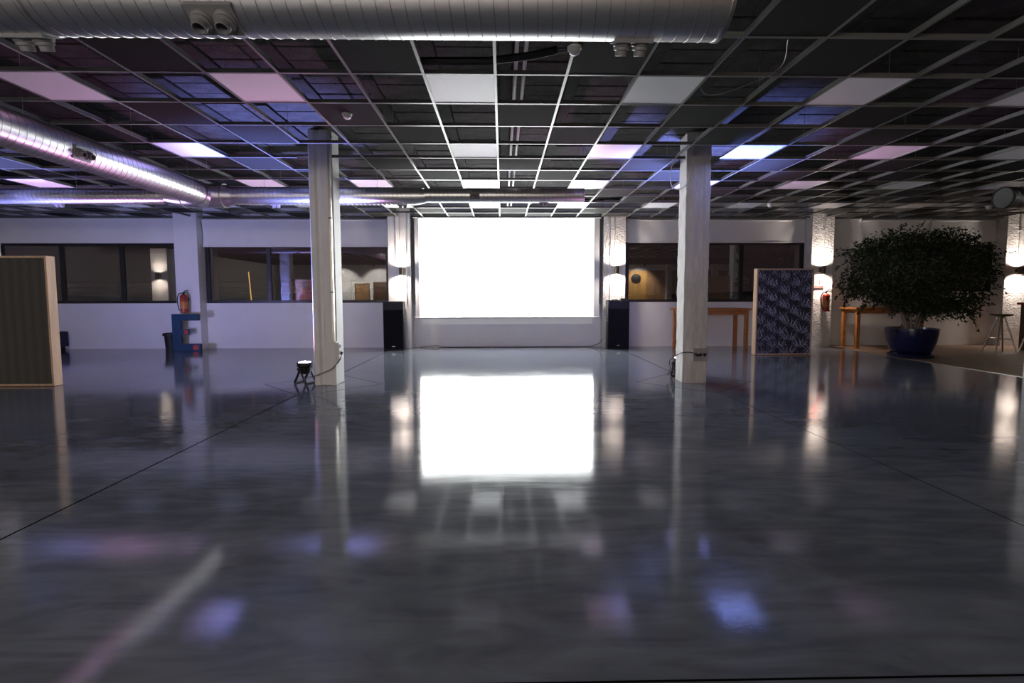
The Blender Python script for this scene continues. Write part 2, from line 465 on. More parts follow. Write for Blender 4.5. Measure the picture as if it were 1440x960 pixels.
# roller blinds
def fabric(x0, x1, y, z0, z1, name, parent):
    m = MB(); nx, nz = 48, 12
    vs = []
    for s_ in (0, 1):
        for j in range(nz + 1):
            for i in range(nx + 1):
                x = x0 + (x1 - x0) * i / nx; z = z0 + (z1 - z0) * j / nz
                d = min(x - x0, x1 - x)
                k = math.exp(-d * 1.8)
                yy = y + 0.018 * k * math.sin(9 * d + 7 * (z - z0)) + 0.004 * math.sin(x * 3.1)
                vs.append((x, yy + 0.002 * s_, z))
    n = (nx + 1) * (nz + 1); fs = []
    for j in range(nz):
        for i in range(nx):
            a = j * (nx + 1) + i
            fs.append((a, a + 1, a + nx + 2, a + nx + 1)); fs.append((n + a, n + a + nx + 1, n + a + nx + 2, n + a + 1))
    m.add(vs, fs)
    return m.build(name, MBLIND, parent, smooth=True)
def blind(x0, x1, z0, label, y=YW - 0.06, z1=3.06):
    r = empty('roller_blind', ((x0 + x1) / 2, y, z0), label=label, cat='blind')
    fabric(x0, x1, y, z0, z1, 'fabric', r)
    MB().box(x0, x1, y - 0.012, y + 0.012, z0 - 0.028, z0).build('bottom_bar', MWHITEPL, r, 0.004)
    MB().cyl((x0, y + 0.015, z1), (x1, y + 0.015, z1), 0.028, n=14).build('roller', MWHITEPL, r, smooth=True)
    for x in (x0 - 0.012, x1 + 0.002):
        MB().box(x, x + 0.010, y - 0.02, y + 0.06, z1 - 0.04, z1 + 0.04).build('bracket', MWHITEPL, r)
blind(-7.10, -2.75, 2.45, 'raised white roller blind over the window that mirrors a blue lit column')
blind(3.02, 7.36, 2.545, 'raised white roller blind over the window above the console table by the palm print board')
blind(8.75, 10.45, 1.02, 'white roller blind drawn fully down behind the ficus tree', y=YW - 0.05)
blind(10.50, 12.08, 2.50, 'raised white roller blind on the narrow window beside the ficus tree', y=YW - 0.05)

# slab over the grid: joists and hollow blocks
cl = MB().box(XL, XR, YB, YW, ZS + 0.12, ZS + 0.3).build('ceiling', MSLAB2, kind='structure')
JP = 0.72
def jx(i): return -8.6 + JP * i
for i in range(-6, 32):
    x = jx(i)
    if x > XR - 0.2 or x < XL + 0.2: continue
    MB().box(x - 0.06, x + 0.06, YB, YW, ZS - 0.02, ZS + 0.12).build('joist', MSLAB2, cl)
blk = MB().box(-0.295, 0.295, -0.122, 0.122, 0, 0.09).build('block', MSLAB, cl, 0.006, seg=1)
first = True; rest = MB(); nb = 0
for j in range(0, 46):
    y = 3.3 + 0.255 * j if j < 32 else 3.3 - 0.255 * (j - 31)
    if y > YW - 0.15: continue
    for i in range(-6, 31):
        x = jx(i) + JP / 2
        if x > XR - 0.4 or x < XL + 0.4: continue
        zz = ZS + random.uniform(-0.006, 0.008)
        if -5.2 < x < 5.6 and 3.5 < y < 8.2 and nb < 290:
            o = blk if first else blk.copy()
            if not first: COL.objects.link(o)
            first = False; nb += 1
            o.location = (x, y, zz)
        else:
            rest.box(x - 0.295, x + 0.295, y - 0.122, y + 0.122, zz, zz + 0.09)
rest.build('blocks', MSLAB, cl, kind='stuff')
# solid ceiling behind the viewpoint
MB().box(XL, XR, YB, -0.75, ZC + 0.01, ZC + 0.05).build('ceiling_solid', MTILE, kind='structure')

# suspended grid, 0.6 m module
GX = lambda k: -1.2528 + 0.6 * k
GY = lambda r: 4.0589 + 0.6 * r
K0, K1, R0, R1 = -20, 25, -8, 12
grid = empty('ceiling_grid', (0, 0, ZC), kind='structure')
def tee(a, b, axis, c, z0=ZC):
    m = MB()
    w, h = 0.012, 0.042
    if axis == 'y':
        m.box(c - w, c + w, a, b, z0, z0 + 0.003).box(c - 0.002, c + 0.002, a, b, z0 + 0.003, z0 + h).box(c - 0.004, c + 0.004, a, b, z0 + h - 0.010, z0 + h)
    else:
        m.box(a, b, c - w, c + w, z0 + 0.0004, z0 + 0.0034).box(a, b, c - 0.002, c + 0.002, z0 + 0.0034, z0 + h - 0.004).box(a, b, c - 0.004, c + 0.004, z0 + h - 0.014, z0 + h - 0.004)
    return m
COLX = [(-7.54, -7.14), (-2.72, -2.30), (2.52, 2.95), (7.90, 8.28)]
for k in range(K0, K1 + 1):
    x = GX(k)
    hit = any(a - 0.03 < x < b + 0.03 for a, b in COLX)
    segs = [(-0.75, GY(3)), (GY(5), YW)] if hit else [(-0.75, YW)]
    for a, b in segs:
        tee(a, b, 'y', x).build('main_tee', MTEE, grid)
for r in range(R0, R1 + 1):
    y = GY(r)
    if r == 4:
        xs = XL
        for a, b in COLX:
            tee(xs, a - 0.02, 'x', y).build('cross_tee', MTEE, grid); xs = b + 0.02
        tee(xs, XR, 'x', y).build('cross_tee', MTEE, grid)
    else:
        tee(XL, XR, 'x', y).build('cross_tee', MTEE, grid)
# hanger wires
for k in range(-14, 18, 2):
    for r in range(0, 12, 2):
        MB().cyl((GX(k), GY(r) + 0.3, ZC + 0.04), (GX(k), GY(r) + 0.3, ZS), 0.002, n=4).build('hanger_wire', MSEAM, grid)
# perimeter angle along the window wall
MB().box(XL, XR, YW - 0.035, YW, ZC, ZC + 0.004).box(XL, XR, YW - 0.003, YW, ZC + 0.004, ZC + 0.04).build('wall_angle', MTEE, grid)

t0 = MB().box(-0.288, 0.288, -0.288, 0.288, ZC + 0.0045, ZC + 0.020).build('tile', MTILE, grid, 0.003, seg=1)
for v in t0.data.vertices: v.co.z += 0
first = True
for k in range(-15, 19):
    for r in range(-4, R1):
        kk, rr = k % 3, r % 3
        if (kk == 2 and rr == 1) or (kk == 0 and rr == 2):
            o = t0 if first else t0.copy()
            if not first: COL.objects.link(o)
            first = False
            o.location = (GX(k) + 0.3, GY(r) + 0.3, 0)
# square light panels (switched off)
def make_panel():
    p = empty('led_panel', (0, 0, ZC), label='square white ceiling light panel, switched off, set in the dark grid', cat='light panel', group='square light panels in the ceiling grid')
    m = MB()
    for a in (-1, 1):
        m.box(a * 0.288 if a < 0 else 0.274, -0.274 if a < 0 else 0.288, -0.288, 0.288, ZC + 0.0045, ZC + 0.016)
        m.box(-0.274, 0.274, a * 0.288 if a < 0 else 0.274, -0.274 if a < 0 else 0.288, ZC + 0.0045, ZC + 0.016)
    m.build('panel_frame', MWHITEPL, p)
    MB().box(-0.274, 0.274, -0.274, 0.274, ZC + 0.006, ZC + 0.014).build('diffuser', MDIFF, p)
    return p
lp = make_panel(); first = True
ORD = ['first', 'second', 'third', 'fourth', 'fifth']
def panel_label(k, r):
    row = ORD[(9 - r) // 3]
    if k == -2: ln = 'line beside the grooved column'
    elif k == 7: ln = 'line beside the rough column'
    elif k == 1: ln = 'line next after the grooved column'
    elif k == 4: ln = 'line next before the rough column'
    elif k < -2: ln = ORD[(-5 - k) // 3] + ' line beyond the grooved column'
    else: ln = ORD[(k - 10) // 3] + ' line beyond the rough column'
    return 'square ceiling panel, %s row from the screen wall, %s' % (row, ln)
for k in range(-14, 18, 3):
    for r in (0, 3, 6, 9):
        x, y = GX(k) + 0.3, GY(r) + 0.3
        if (k, r) == (-2, 3) or not -1.4 < x / y < 1.4: continue
        if first: lp.location = (x, y, ZC); put(lp, panel_label(k, r)); first = False
        else: dup(lp, (x, y, ZC), label=panel_label(k, r))

# conduits running in the void above the middle of the hall
for x in (0.13, 0.21):
    MB().cyl((x, 2.0, 3.34), (x, 11.3, 3.34), 0.018, n=10).build('void_conduit', MCOL, smooth=True, label='grey conduit pipe of the pair running above the open ceiling cells', cat='pipe', group='paired conduits in the ceiling void')
put(MB().tube([(-0.95, 4.02, 3.19), (-0.5, 3.99, 3.18), (-0.1, 4.0, 3.19), (0.25, 3.95, 3.21), (0.45, 3.90, 3.23)], 0.032, 8).build('flexible_hose', MBLACK, smooth=True), 'black flexible hose lying across open ceiling cells behind the big duct', 'hose')

# ---------------------------------------------------------------- columns
def sockets(parent, n, x, y, z, nx, ny, m=MWHITEPL, w=0.07, h=0.10):
    pass

def column(name, prof, m, label):
    c = empty(name, (sum(p[0] for p in prof) / len(prof), sum(p[1] for p in prof) / len(prof), 0), label=label, cat='column')
    if m is MCOLR: rough_shaft(prof, ZS + 0.1, 0.008).build('shaft', m, c, smooth=True)
    else: MB().prism(prof, 'z', 0, ZS + 0.1).build('shaft', m, c, 0.010)
    return c
profL = [(-2.675, 6.66), (-2.645, 6.60), (-2.575, 6.595), (-2.545, 6.625), (-2.515, 6.625), (-2.485, 6.595), (-2.395, 6.60), (-2.345, 6.66), (-2.335, 6.90), (-2.665, 6.90)]
c1 = column('column', profL, MCOL, 'white painted column with a vertical groove and a shiny conduit')
MB().box(-2.385, -2.352, 6.575, 6.625, 0.62, 3.45).build('conduit', MEDGE, c1, 0.006)
for z in (1.30, 2.32): MB().box(-2.392, -2.345, 6.570, 6.63, z, z + 0.02).build('conduit_clip', MDARKPL, c1)
MB().box(-2.40, -2.338, 6.578, 6.63, 0.0, 0.62).build('cover_strip', MCOL, c1, 0.004)
b1 = MB().box(-2.35, -2.30, 6.60, 6.69, 0.32, 0.60).build('outlet_box', MWHITEPL, c1, 0.006)
for z in (0.37, 0.46, 0.55): MB().lathe((-2.3, 6.645, z), (1, 0, 0), [(0.028, 0), (0.028, 0.004), (0.02, 0.004), (0.018, -0.004)], 14).build('socket', MWHITEPL, b1, smooth=True)
profR = [(2.60, 6.63), (2.665, 6.60), (2.90, 6.60), (2.93, 6.63), (2.93, 6.92), (2.60, 6.92)]
profR = [(2.595, 6.655), (2.665, 6.60), (2.915, 6.60), (2.93, 6.63), (2.93, 6.93), (2.60, 6.93)]
c2 = column('column', profR, MCOLR, 'rough white column with a grey socket plate low on its face')
MB().box(2.828, 2.842, 6.585, 6.60, 0.50, 3.45).build('conduit', MCOLR, c2, 0.003)
b2 = MB().box(2.70, 2.925, 6.560, 6.60, 0.32, 0.50).build('outlet_box', mat('grey_socket_plate', (0.34, 0.32, 0.32), 0.5), c2, 0.005)
MB().box(2.695, 2.710, 6.548, 6.60, 0.325, 0.50).build('box_edge', MWHITEPL, b2, 0.002)
for x in (2.755, 2.815, 2.875): MB().lathe((x, 6.560, 0.41), (0, -1, 0), [(0.026, 0), (0.026, 0.005), (0.019, 0.005), (0.017, -0.004)], 14).build('socket', MDARKPL, b2, smooth=True)
profO = lambda x, y: [(x - 0.17, y - 0.12), (x - 0.14, y - 0.15), (x + 0.14, y - 0.15), (x + 0.17, y - 0.12), (x + 0.17, y + 0.12), (x + 0.14, y + 0.15), (x - 0.14, y + 0.15), (x - 0.17, y + 0.12)]
c3 = column('column', profO(8.09, 6.78), MCOL, 'plain white column standing on the edge of the wood floor')
c0 = column('column', profO(-7.34, 6.78), MCOLR, 'white column washed with blue light, mirrored in the window')
c4 = column('column', profO(-7.62, 1.55), MCOL, 'white column with a lit wall lamp, mirrored in the window')

# ---------------------------------------------------------------- stage uplights
def spot(name, loc, d, power, color, size, blend, radius=0.03, parent=None):
    l = bpy.data.lights.new(name, 'SPOT'); l.energy = power; l.color = color; l.spot_size = size; l.spot_blend = blend; l.shadow_soft_size = radius
    o = bpy.data.objects.new(name, l); COL.objects.link(o)
    o.rotation_euler = Vector(d).to_track_quat('-Z', 'Y').to_euler()
    if parent is not None:
        o.parent = parent; o.location = Vector(loc) - wloc(parent)
    else: o.location = loc
    return o

def par(x, y, label, ang=0.0, cable=None, aim=(0, -0.10, 1), wash=0.0, pink=1.0):
    p = empty('stage_uplight', (x, y, 0), label=label, cat='stage light')
    z0 = 0.13
    MB().lathe((x, y, z0), (0, 0, 1), [(0.045, 0), (0.075, 0.012), (0.085, 0.06), (0.088, 0.10), (0.106, 0.115), (0.108, 0.172), (0.096, 0.172), (0.092, 0.150)], 24).build('housing', MBLACK, p, smooth=True)
    MB().lathe((x, y, z0 + 0.150), (0, 0, 1), [(0.091, 0), (0.091, 0.006)], 24).build('lens_plate', MDARKPL, p, smooth=True)
    for i in range(8):
        a = 2 * PI * i / 8 + 0.2
        MB().lathe((x + 0.064 * math.cos(a), y + 0.064 * math.sin(a), z0 + 0.156), (0, 0, 1), [(0.019, 0), (0.018, 0.014), (0.010, 0.024)], 10).build('led_lens', MLEDP, p, smooth=True)
    MB().lathe((x, y, z0 + 0.156), (0, 0, 1), [(0.024, 0), (0.022, 0.020), (0.012, 0.034)], 10).build('led_lens', MLEDP, p, smooth=True)
    for s in (-1, 1):
        ca, sa = math.cos(ang), math.sin(ang)
        def q(u, v, z): return (x + u * ca - v * sa, y + u * sa + v * ca, z)
        for w, zz in ((-1, 0.0), (1, 0.0)):
            m = MB()
            m.tube([q(s * 0.098, 0, 0.21), q(s * 0.100, w * 0.03, 0.14), q(s * 0.098, w * 0.10, 0.012)], 0.016, 6)
            m.build('bracket_leg', MBLACK, p, smooth=True)
        MB().cyl(q(s * 0.086, 0, 0.215), q(s * 0.135, 0, 0.215), 0.022, n=12).build('clamp_knob', MBLACK, p, smooth=True)
    for w in (-1, 1):
        MB().tube([(x - 0.098 * math.cos(ang) - w * 0.10 * math.sin(ang), y - 0.098 * math.sin(ang) + w * 0.10 * math.cos(ang), 0.012),
                   (x + 0.098 * math.cos(ang) - w * 0.10 * math.sin(ang), y + 0.098 * math.sin(ang) + w * 0.10 * math.cos(ang), 0.012)], 0.012, 6).build('foot_bar', MBLACK, p, smooth=True)
    if cable:
        MB().tube(cable, 0.0055, 6).build('power_cable', MCABLE, p, smooth=True)
        e = Vector(cable[-1])
        MB().lathe(e, Vector(cable[-1]) - Vector(cable[-2]), [(0.012, -0.01), (0.016, 0.0), (0.016, 0.03)], 10).build('plug', MCABLE, p, smooth=True)
    zt = z0 + 0.20
    spot('blue_beam', (x, y, zt), aim, PAR_BLUE, (0.20, 0.30, 1.0), math.radians(60), 0.9, 0.05, p)
    spot('pink_beam', (x, y, zt), aim, PAR_PINK * pink, (1.0, 0.42, 0.85), math.radians(116), 0.95, 0.05, p)
    if wash: spot('wash_beam', (x, y, zt), (0, 0.75, 0.65), PAR_WASH * wash, (0.42, 0.45, 1.0), math.radians(172), 1.0, 0.05, p)  # extra wide beam added to light the window wall blue
    return p
def bez(pts, n=8):
    P = [Vector(p) for p in pts]; out = []
    for i in range(len(P) - 1):
        p0 = P[max(i - 1, 0)]; p1 = P[i]; p2 = P[i + 1]; p3 = P[min(i + 2, len(P) - 1)]
        for k in range(n):
            t = k / n
            out.append(0.5 * ((2 * p1) + (p2 - p0) * t + (2 * p0 - 5 * p1 + 4 * p2 - p3) * t * t + (3 * p1 - p0 - 3 * p2 + p3) * t ** 3))
    out.append(P[-1]); return out
par(-2.87, 6.80, 'black stage uplight standing beside the grooved white column', 1.25,
    bez([(-2.80, 6.62, 0.12), (-2.66, 6.55, 0.13), (-2.50, 6.54, 0.19), (-2.38, 6.54, 0.25), (-2.29, 6.60, 0.37), (-2.275, 6.62, 0.44)]), wash=0.12, pink=0.62)
par(2.72, 7.07, 'black stage uplight tucked behind the column with the socket plate', 0.0,
    bez([(2.60, 7.05, 0.12), (2.45, 6.85, 0.07), (2.42, 6.66, 0.20), (2.38, 6.56, 0.34), (2.52, 6.53, 0.44), (2.66, 6.53, 0.45), (2.755, 6.54, 0.415)]), pink=0.7)
par(3.00, 7.20, 'black stage uplight hidden behind the rough column on its ficus side', 1.57, pink=0.12)
par(-7.34, 7.10, 'black stage uplight standing on the window side of the blue washed column', 0.2, wash=1.1, pink=0.7, aim=(0, -0.22, 1))

# ---------------------------------------------------------------- ducts
def helix(p0, axis, length, r, pitch, n=28):
    d, u, w = basis(axis); p0 = Vector(p0); pts = []
    turns = length / pitch; m = int(turns * n)
    for i in range(m + 1):
        a = 2 * PI * i / n
        pts.append(p0 + d * (pitch * i / n) + (u * math.cos(a) + w * math.sin(a)) * r)
    vs = []; fs = []
    for i, p in enumerate(pts):
        c = p0 + d * (pitch * i / n)
        rad = (p - c).normalized()
        vs += [p - d * 0.0035 - rad * 0.002, p + rad * 0.0035, p + d * 0.0035 - rad * 0.002]
    for i in range(m):
        a = 3 * i
        fs += [(a, a + 1, a + 4, a + 3), (a + 1, a + 2, a + 5, a + 4)]
    b = MB(); b.add(vs, fs); return b
def nozzles(duct, c, axis, r, d, size=1.0):
    c = Vector(c); ax = Vector(axis).normalized(); d = Vector(d).normalized(); t = ax.cross(d).normalized()
    m = MB(); hw, ht, th = 0.115 * size, 0.075 * size, 0.012
    o = c + d * (r - 0.004)
    vs = []
    for k in (-0.02, th):
        for a, b in ((-1, -1), (1, -1), (1, 1), (-1, 1)):
            vs.append(o + ax * a * hw + t * b * ht + d * k)
    m.add(vs, [(0, 1, 2, 3), (4, 5, 6, 7), (0, 1, 5, 4), (1, 2, 6, 5), (2, 3, 7, 6), (3, 0, 4, 7)])
    pl = m.build('nozzle_plate', MDARKPL, duct, 0.003)
    for s in (-1, 1):
        q = o + ax * s * 0.056 * size + d * th
        MB().lathe(q, d, [(0.054 * size, 0), (0.052 * size, 0.012), (0.046 * size, 0.016), (0.046 * size, 0.030), (0.036 * size, 0.034), (0.034 * size, 0.065 * size), (0.028 * size, 0.067 * size), (0.026 * size, 0.01)], 20).build('nozzle', MDARKPL, pl, smooth=True)
def duct(name, label, parts, axis, noz=(), pitch=0.072, hang=()):
    root = empty(name, parts[0][0], label=label, cat='air duct')
    ax = Vector(axis)
    for (p, L, r) in parts:
        e = Vector(p) + ax * L
        MB().cyl(p, e, r, n=48, cap=False).build('pipe', MDUCT, root, smooth=True)
        helix(p, axis, L, r, pitch).build('seam', MSEAM, root)
    for (c, r, d, s) in noz: nozzles(root, c, axis, r, d, s)
    for (x, y, z, r) in hang:
        MB().cyl((x, y, z + r), (x, y, ZS + 0.02), 0.002, n=5).build('hanger_wire', MSEAM, root)
    return root
ZD = 2.777
a = duct('ventilation_duct', 'large spiral steel duct crossing the hall close below the ceiling, open at one end', [((-4.40, 2.53, ZD), 5.55, 0.173)], (1, 0, 0),
     [((-1.42, 2.53, ZD), 0.173, (0, -0.50, -0.87), 1.0), ((-2.46, 2.53, ZD), 0.173, (0, 0.42, -0.9), 0.9), ((0.70, 2.53, ZD), 0.173, (0, 0.42, -0.9), 0.9)],
     hang=((-3.0, 2.53, ZD, 0.173), (-1.2, 2.53, ZD, 0.173), (0.7, 2.53, ZD, 0.173)))
MB().lathe((-2.32, 2.53, ZD), (1, 0, 0), [(0.176, 0), (0.180, 0.006), (0.176, 0.012)], 48, False).build('joint_band', MSEAM, a, smooth=True)
MB().lathe((1.135, 2.53, ZD), (1, 0, 0), [(0.168, 0), (0.178, 0.002), (0.179, 0.02), (0.168, 0.022)], 48, False).build('end_band', MSEAM, a, smooth=True)
MB().lathe((1.05, 2.53, ZD), (1, 0, 0), [(0.165, 0), (0.160, 0.002)], 48).build('end_cap', MBLACK, a)
c = duct('ventilation_duct', 'spiral steel duct running lengthwise into the tee fitting', [((-4.48, 2.76, ZD), 4.28, 0.173)], (0, 1, 0),
     [((-4.48, 5.02, ZD), 0.173, (0.90, 0, -0.30), 0.9)],
     hang=((-4.48, 4.6, ZD, 0.173), (-4.48, 5.9, ZD, 0.173), (-4.48, 6.9, ZD, 0.173)))
YBD = 7.30
b = duct('ventilation_duct', 'long spiral steel duct in front of the window wall with a tee fitting',
     [((-13.0, YBD, ZD - 0.01), 7.93, 0.115), ((-4.05, YBD, ZD), 2.72, 0.130), ((-1.18, YBD, ZD + 0.012), 2.44, 0.107)], (1, 0, 0),
     [((-0.41, YBD, ZD + 0.012), 0.107, (0, -0.95, -0.30), 0.62), ((-1.53, YBD, ZD), 0.130, (0, 0.42, -0.9), 0.62), ((0.64, YBD, ZD + 0.012), 0.107, (0, 0.42, -0.9), 0.62),
      ((-6.7, YBD, ZD - 0.01), 0.115, (0, 0.3, -0.95), 0.62), ((-3.46, YBD, ZD), 0.130, (0, 0.3, -0.95), 0.62)],
     pitch=0.066, hang=((-3.6, YBD, ZD, 0.13), (-1.9, YBD, ZD, 0.13), (0.4, YBD, ZD, 0.11), (-6.4, YBD, ZD, 0.11)))
t = MB().lathe((-5.07, YBD, ZD), (1, 0, 0), [(0.117, 0), (0.117, 0.02), (0.176, 0.28), (0.176, 0.86), (0.132, 1.0), (0.132, 1.04)], 40, False).build('tee_fitting', MDUCT, b, smooth=True)
MB().cyl((-4.48, 7.05, ZD), (-4.48, 7.28, ZD), 0.176, n=40, cap=False).build('branch_collar', MDUCT, t, smooth=True)
for x in (-4.80, -4.20): MB().lathe((x, YBD, ZD), (1, 0, 0), [(0.176, 0), (0.182, 0.004), (0.182, 0.012), (0.176, 0.016)], 40, False).build('collar_ring', MSEAM, t, smooth=True)
MB().lathe((-1.34, YBD, ZD), (1, 0, 0), [(0.131, 0), (0.131, 0.02), (0.108, 0.15), (0.108, 0.17)], 32, False).build('reducer', MDUCT, b, smooth=True)
MB().lathe((1.24, YBD, ZD + 0.012), (1, 0, 0), [(0.107, 0), (0.106, 0.015)], 32).build('end_cap', MDUCT, b)
d = duct('ventilation_duct', 'short dark spiral steel duct ending above the bar stools', [((7.90, 7.35, ZD), 5.2, 0.165)], (1, 0, 0), [((9.0, 7.35, ZD), 0.165, (0, -0.5, -0.85), 0.8)], hang=((8.2, 7.35, ZD, 0.165), (10.5, 7.35, ZD, 0.165)))
MB().lathe((7.89, 7.35, ZD), (1, 0, 0), [(0.05, 0.03), (0.150, 0.02), (0.162, 0), (0.168, 0.004), (0.168, 0.05)], 40).build('end_cap', mat('dull_dark_steel', (0.07, 0.07, 0.07), 0.6, 0.5), d, smooth=True)

# ---------------------------------------------------------------- ceiling sensors and loose cables
def sensor(x, y, label, r=0.05, z=ZC, drop=0.0):
    s = empty('ceiling_sensor', (x, y, z), label=label, cat='sensor')
    MB().lathe((x, y, z + 0.004), (0, 0, -1), [(r, 0), (r, 0.012), (r * 0.86, 0.022)], 20).build('base_plate', MWHITEPL, s, smooth=True)
    MB().lathe((x, y, z - 0.018), (0, 0, -1), [(r * 0.80, 0), (r * 0.72, 0.020 + drop), (r * 0.35, 0.034 + drop), (r * 0.1, 0.037 + drop)], 20).build('dome', MWHITEPL, s, smooth=True)
    return s
sensor(GX(-1) + 0.28, GY(1) + 0.27, 'round white smoke detector under a purple lit ceiling tile')
s = sensor(GX(3), 3.62, 'white detector clipped to the grid behind the big duct', 0.055)
MB().tube(bez([(GX(3) - 0.04, 3.64, ZC - 0.01), (GX(3) - 0.14, 3.66, ZC - 0.02), (GX(3) - 0.22, 3.70, ZC + 0.06)]), 0.003, 5).build('wire', MCABLE, s, smooth=True)
sensor(GX(3), 9.35, 'white detector on the grid above the projection screen', 0.055)
sensor(5.45, 9.55, 'white domed detector near the ceiling edge above the palm print board', 0.06, drop=0.02)
sensor(10.2, 9.75, 'cream domed detector under the ceiling near the ficus tree', 0.06, drop=0.02)
put(MB().tube(bez([(2.36, 6.35, ZC + 0.05), (2.28, 6.4, 2.95), (2.33, 6.5, 2.76), (2.46, 6.55, 2.72), (2.58, 6.58, 2.82), (2.62, 6.58, 3.05)]), 0.006, 6).build('loose_cable', MWHITEPL, smooth=True), 'white cable hanging in a loop from the ceiling beside the rough column', 'cable')
put(MB().tube(bez([(GX(6) - 0.27, 3.48, ZC), (GX(5) + 0.42, 3.75, 3.02), (GX(5) + 0.20, 4.10, 3.0), (GX(5) + 0.08, 4.3, 3.06), (GX(5) + 0.05, 4.35, 3.2)]), 0.004, 5).build('loose_cable', MDARKPL, smooth=True), 'thin grey wire drooping from the dark open ceiling past the duct end', 'cable')

# ---------------------------------------------------------------- projection screen
YS = 11.17
sc = empty('projection_screen', (0.12, YS, 0.70), label='huge glowing white projection screen pulled down between two pilasters', cat='projection screen')
MB().box(-2.06, -1.962, YS, YS + 0.004, 0.75, 3.07).box(2.18, 2.31, YS, YS + 0.004, 0.75, 3.07).box(-2.06, 2.31, YS, YS + 0.004, 3.06, 3.075).build('screen_fabric', MBLIND, sc)
MB().box(-1.962, 2.18, YS, YS + 0.004, 0.75, 3.06).build('projected_image', MGLOW, sc)
MB().box(-2.06, 2.31, YS + 0.0045, YS + 0.007, 0.745, 3.075).build('glow_blocker', MBLACK, sc)  # opaque sheet added to keep the glow off the wall behind
MB().cyl((-2.08, YS + 0.002, 0.737), (2.33, YS + 0.002, 0.737), 0.013, n=12).build('bottom_bar', MWHITEPL, sc, smooth=True)
MB().box(-2.09, 2.34, YS - 0.02, YS + 0.07, 3.075, 3.10).build('screen_case', MWHITEPL, sc, 0.01)
MB().box(-1.96, 2.20, YW - 0.006, YW - 0.001, 0.56, 0.70).build('image_overspill', MSPILL, sc)  # glowing strip stands in for projector light spilling onto the wall
for x in (-2.115, 2.355):
    put(MB().box(x - 0.012, x + 0.012, YS + 0.10, YS + 0.13, 1.05, 3.07).build('cable_duct', MDARKPL, None, 0.003), 'thin dark vertical rail beside the projection screen', 'rail', 'rails beside the projection screen')
put(MB().tube(bez([(-2.0, 11.36, 0.012), (-1.6, 11.33, 0.05), (-1.45, 11.36, 0.010), (-0.6, 11.37, 0.010), (0.4, 11.34, 0.012), (1.2, 11.37, 0.010), (1.7, 11.33, 0.016), (2.1, 11.35, 0.012), (2.33, 11.22, 0.10), (2.38, 11.10, 0.22)]), 0.007, 6).build('floor_cable', MCABLE, smooth=True), 'black cable lying along the foot of the wall under the screen', 'cable')

# ---------------------------------------------------------------- loudspeakers
def speaker(x0, x1, y0, y1, h, label, tilt):
    s = empty('loudspeaker', ((x0 + x1) / 2, (y0 + y1) / 2, 0), label=label, cat='speaker')
    k = 0.07
    a0, a1 = (x0, x1 + 0.0)
    MB().prism([(x0, y0 + 0.02), (x1, y0 + 0.02), (x1 - k * 0.4, y1), (x0 + k * 0.4, y1)], 'z', 0.0, h).build('cabinet', MBLACK, s, 0.015)
    MB().box(x0 + 0.015, x1 - 0.015, y0, y0 + 0.02, 0.03, h - 0.20).build('grille', MGRILLE, s, 0.006)
    ho = MB().box(x0 + 0.015, x1 - 0.015, y0 + 0.004, y0 + 0.02, h - 0.19, h - 0.02).build('horn_flange', MBLACK, s, 0.004)
    cx = (x0 + x1) / 2
    MB().box(cx - 0.13, cx + 0.13, y0 - 0.004, y0 + 0.004, h - 0.16, h - 0.06).build('horn_mouth', MBLACK, ho, 0.004)
    MB().lathe((cx, y0 + 0.001, 0.62), (0, -1, 0), [(0.165, 0), (0.165, 0.006), (0.150, 0.006), (0.146, 0.002)], 36).build('woofer_ring', MGRILLE, s, smooth=True)
    MB().box(cx - 0.035, cx + 0.035, y0 - 0.003, y0, 0.085, 0.10).build('badge', MSILVER, s)
    sx = x1 if tilt > 0 else x0
    for z in (0.66, 0.74):
        MB().box(sx - 0.006, sx + 0.006, y0 + 0.10, y0 + 0.19, z, z + 0.018).build('side_handle', MSILVER, s, 0.003)
    MB().box(x0 + 0.05, x1 - 0.05, y1 - 0.01, y1 + 0.005, 0.2, h - 0.3).build('rear_panel', MDARKPL, s, 0.003)
    return s
speaker(-2.745, -2.27, 10.78, 11.12, 1.13, 'tall black loudspeaker at the foot of the pilaster with three conduits', 1)
speaker(2.44, 2.955, 10.80, 11.12, 1.145, 'tall black loudspeaker with a small device on top beside the screen', -1)
dv = empty('wireless_receiver', (2.84, 10.93, 1.145), label='small black device with two aerials lying on the loudspeaker', cat='receiver')
MB().box(2.76, 2.92, 10.88, 10.98, 1.146, 1.185).build('body', MBLACK, dv, 0.006)
for x in (2.79, 2.89): MB().cyl((x, 10.95, 1.18), (x + 0.02, 10.96, 1.24), 0.006, n=8).build('aerial', MBLACK, dv, smooth=True)
dv = MB().box(2.56, 2.70, 10.90, 11.0, 1.146, 1.165).build('cable_tray', MDARKPL, None, 0.004, label='flat grey strip lying on the loudspeaker next to the black device', cat='tray')

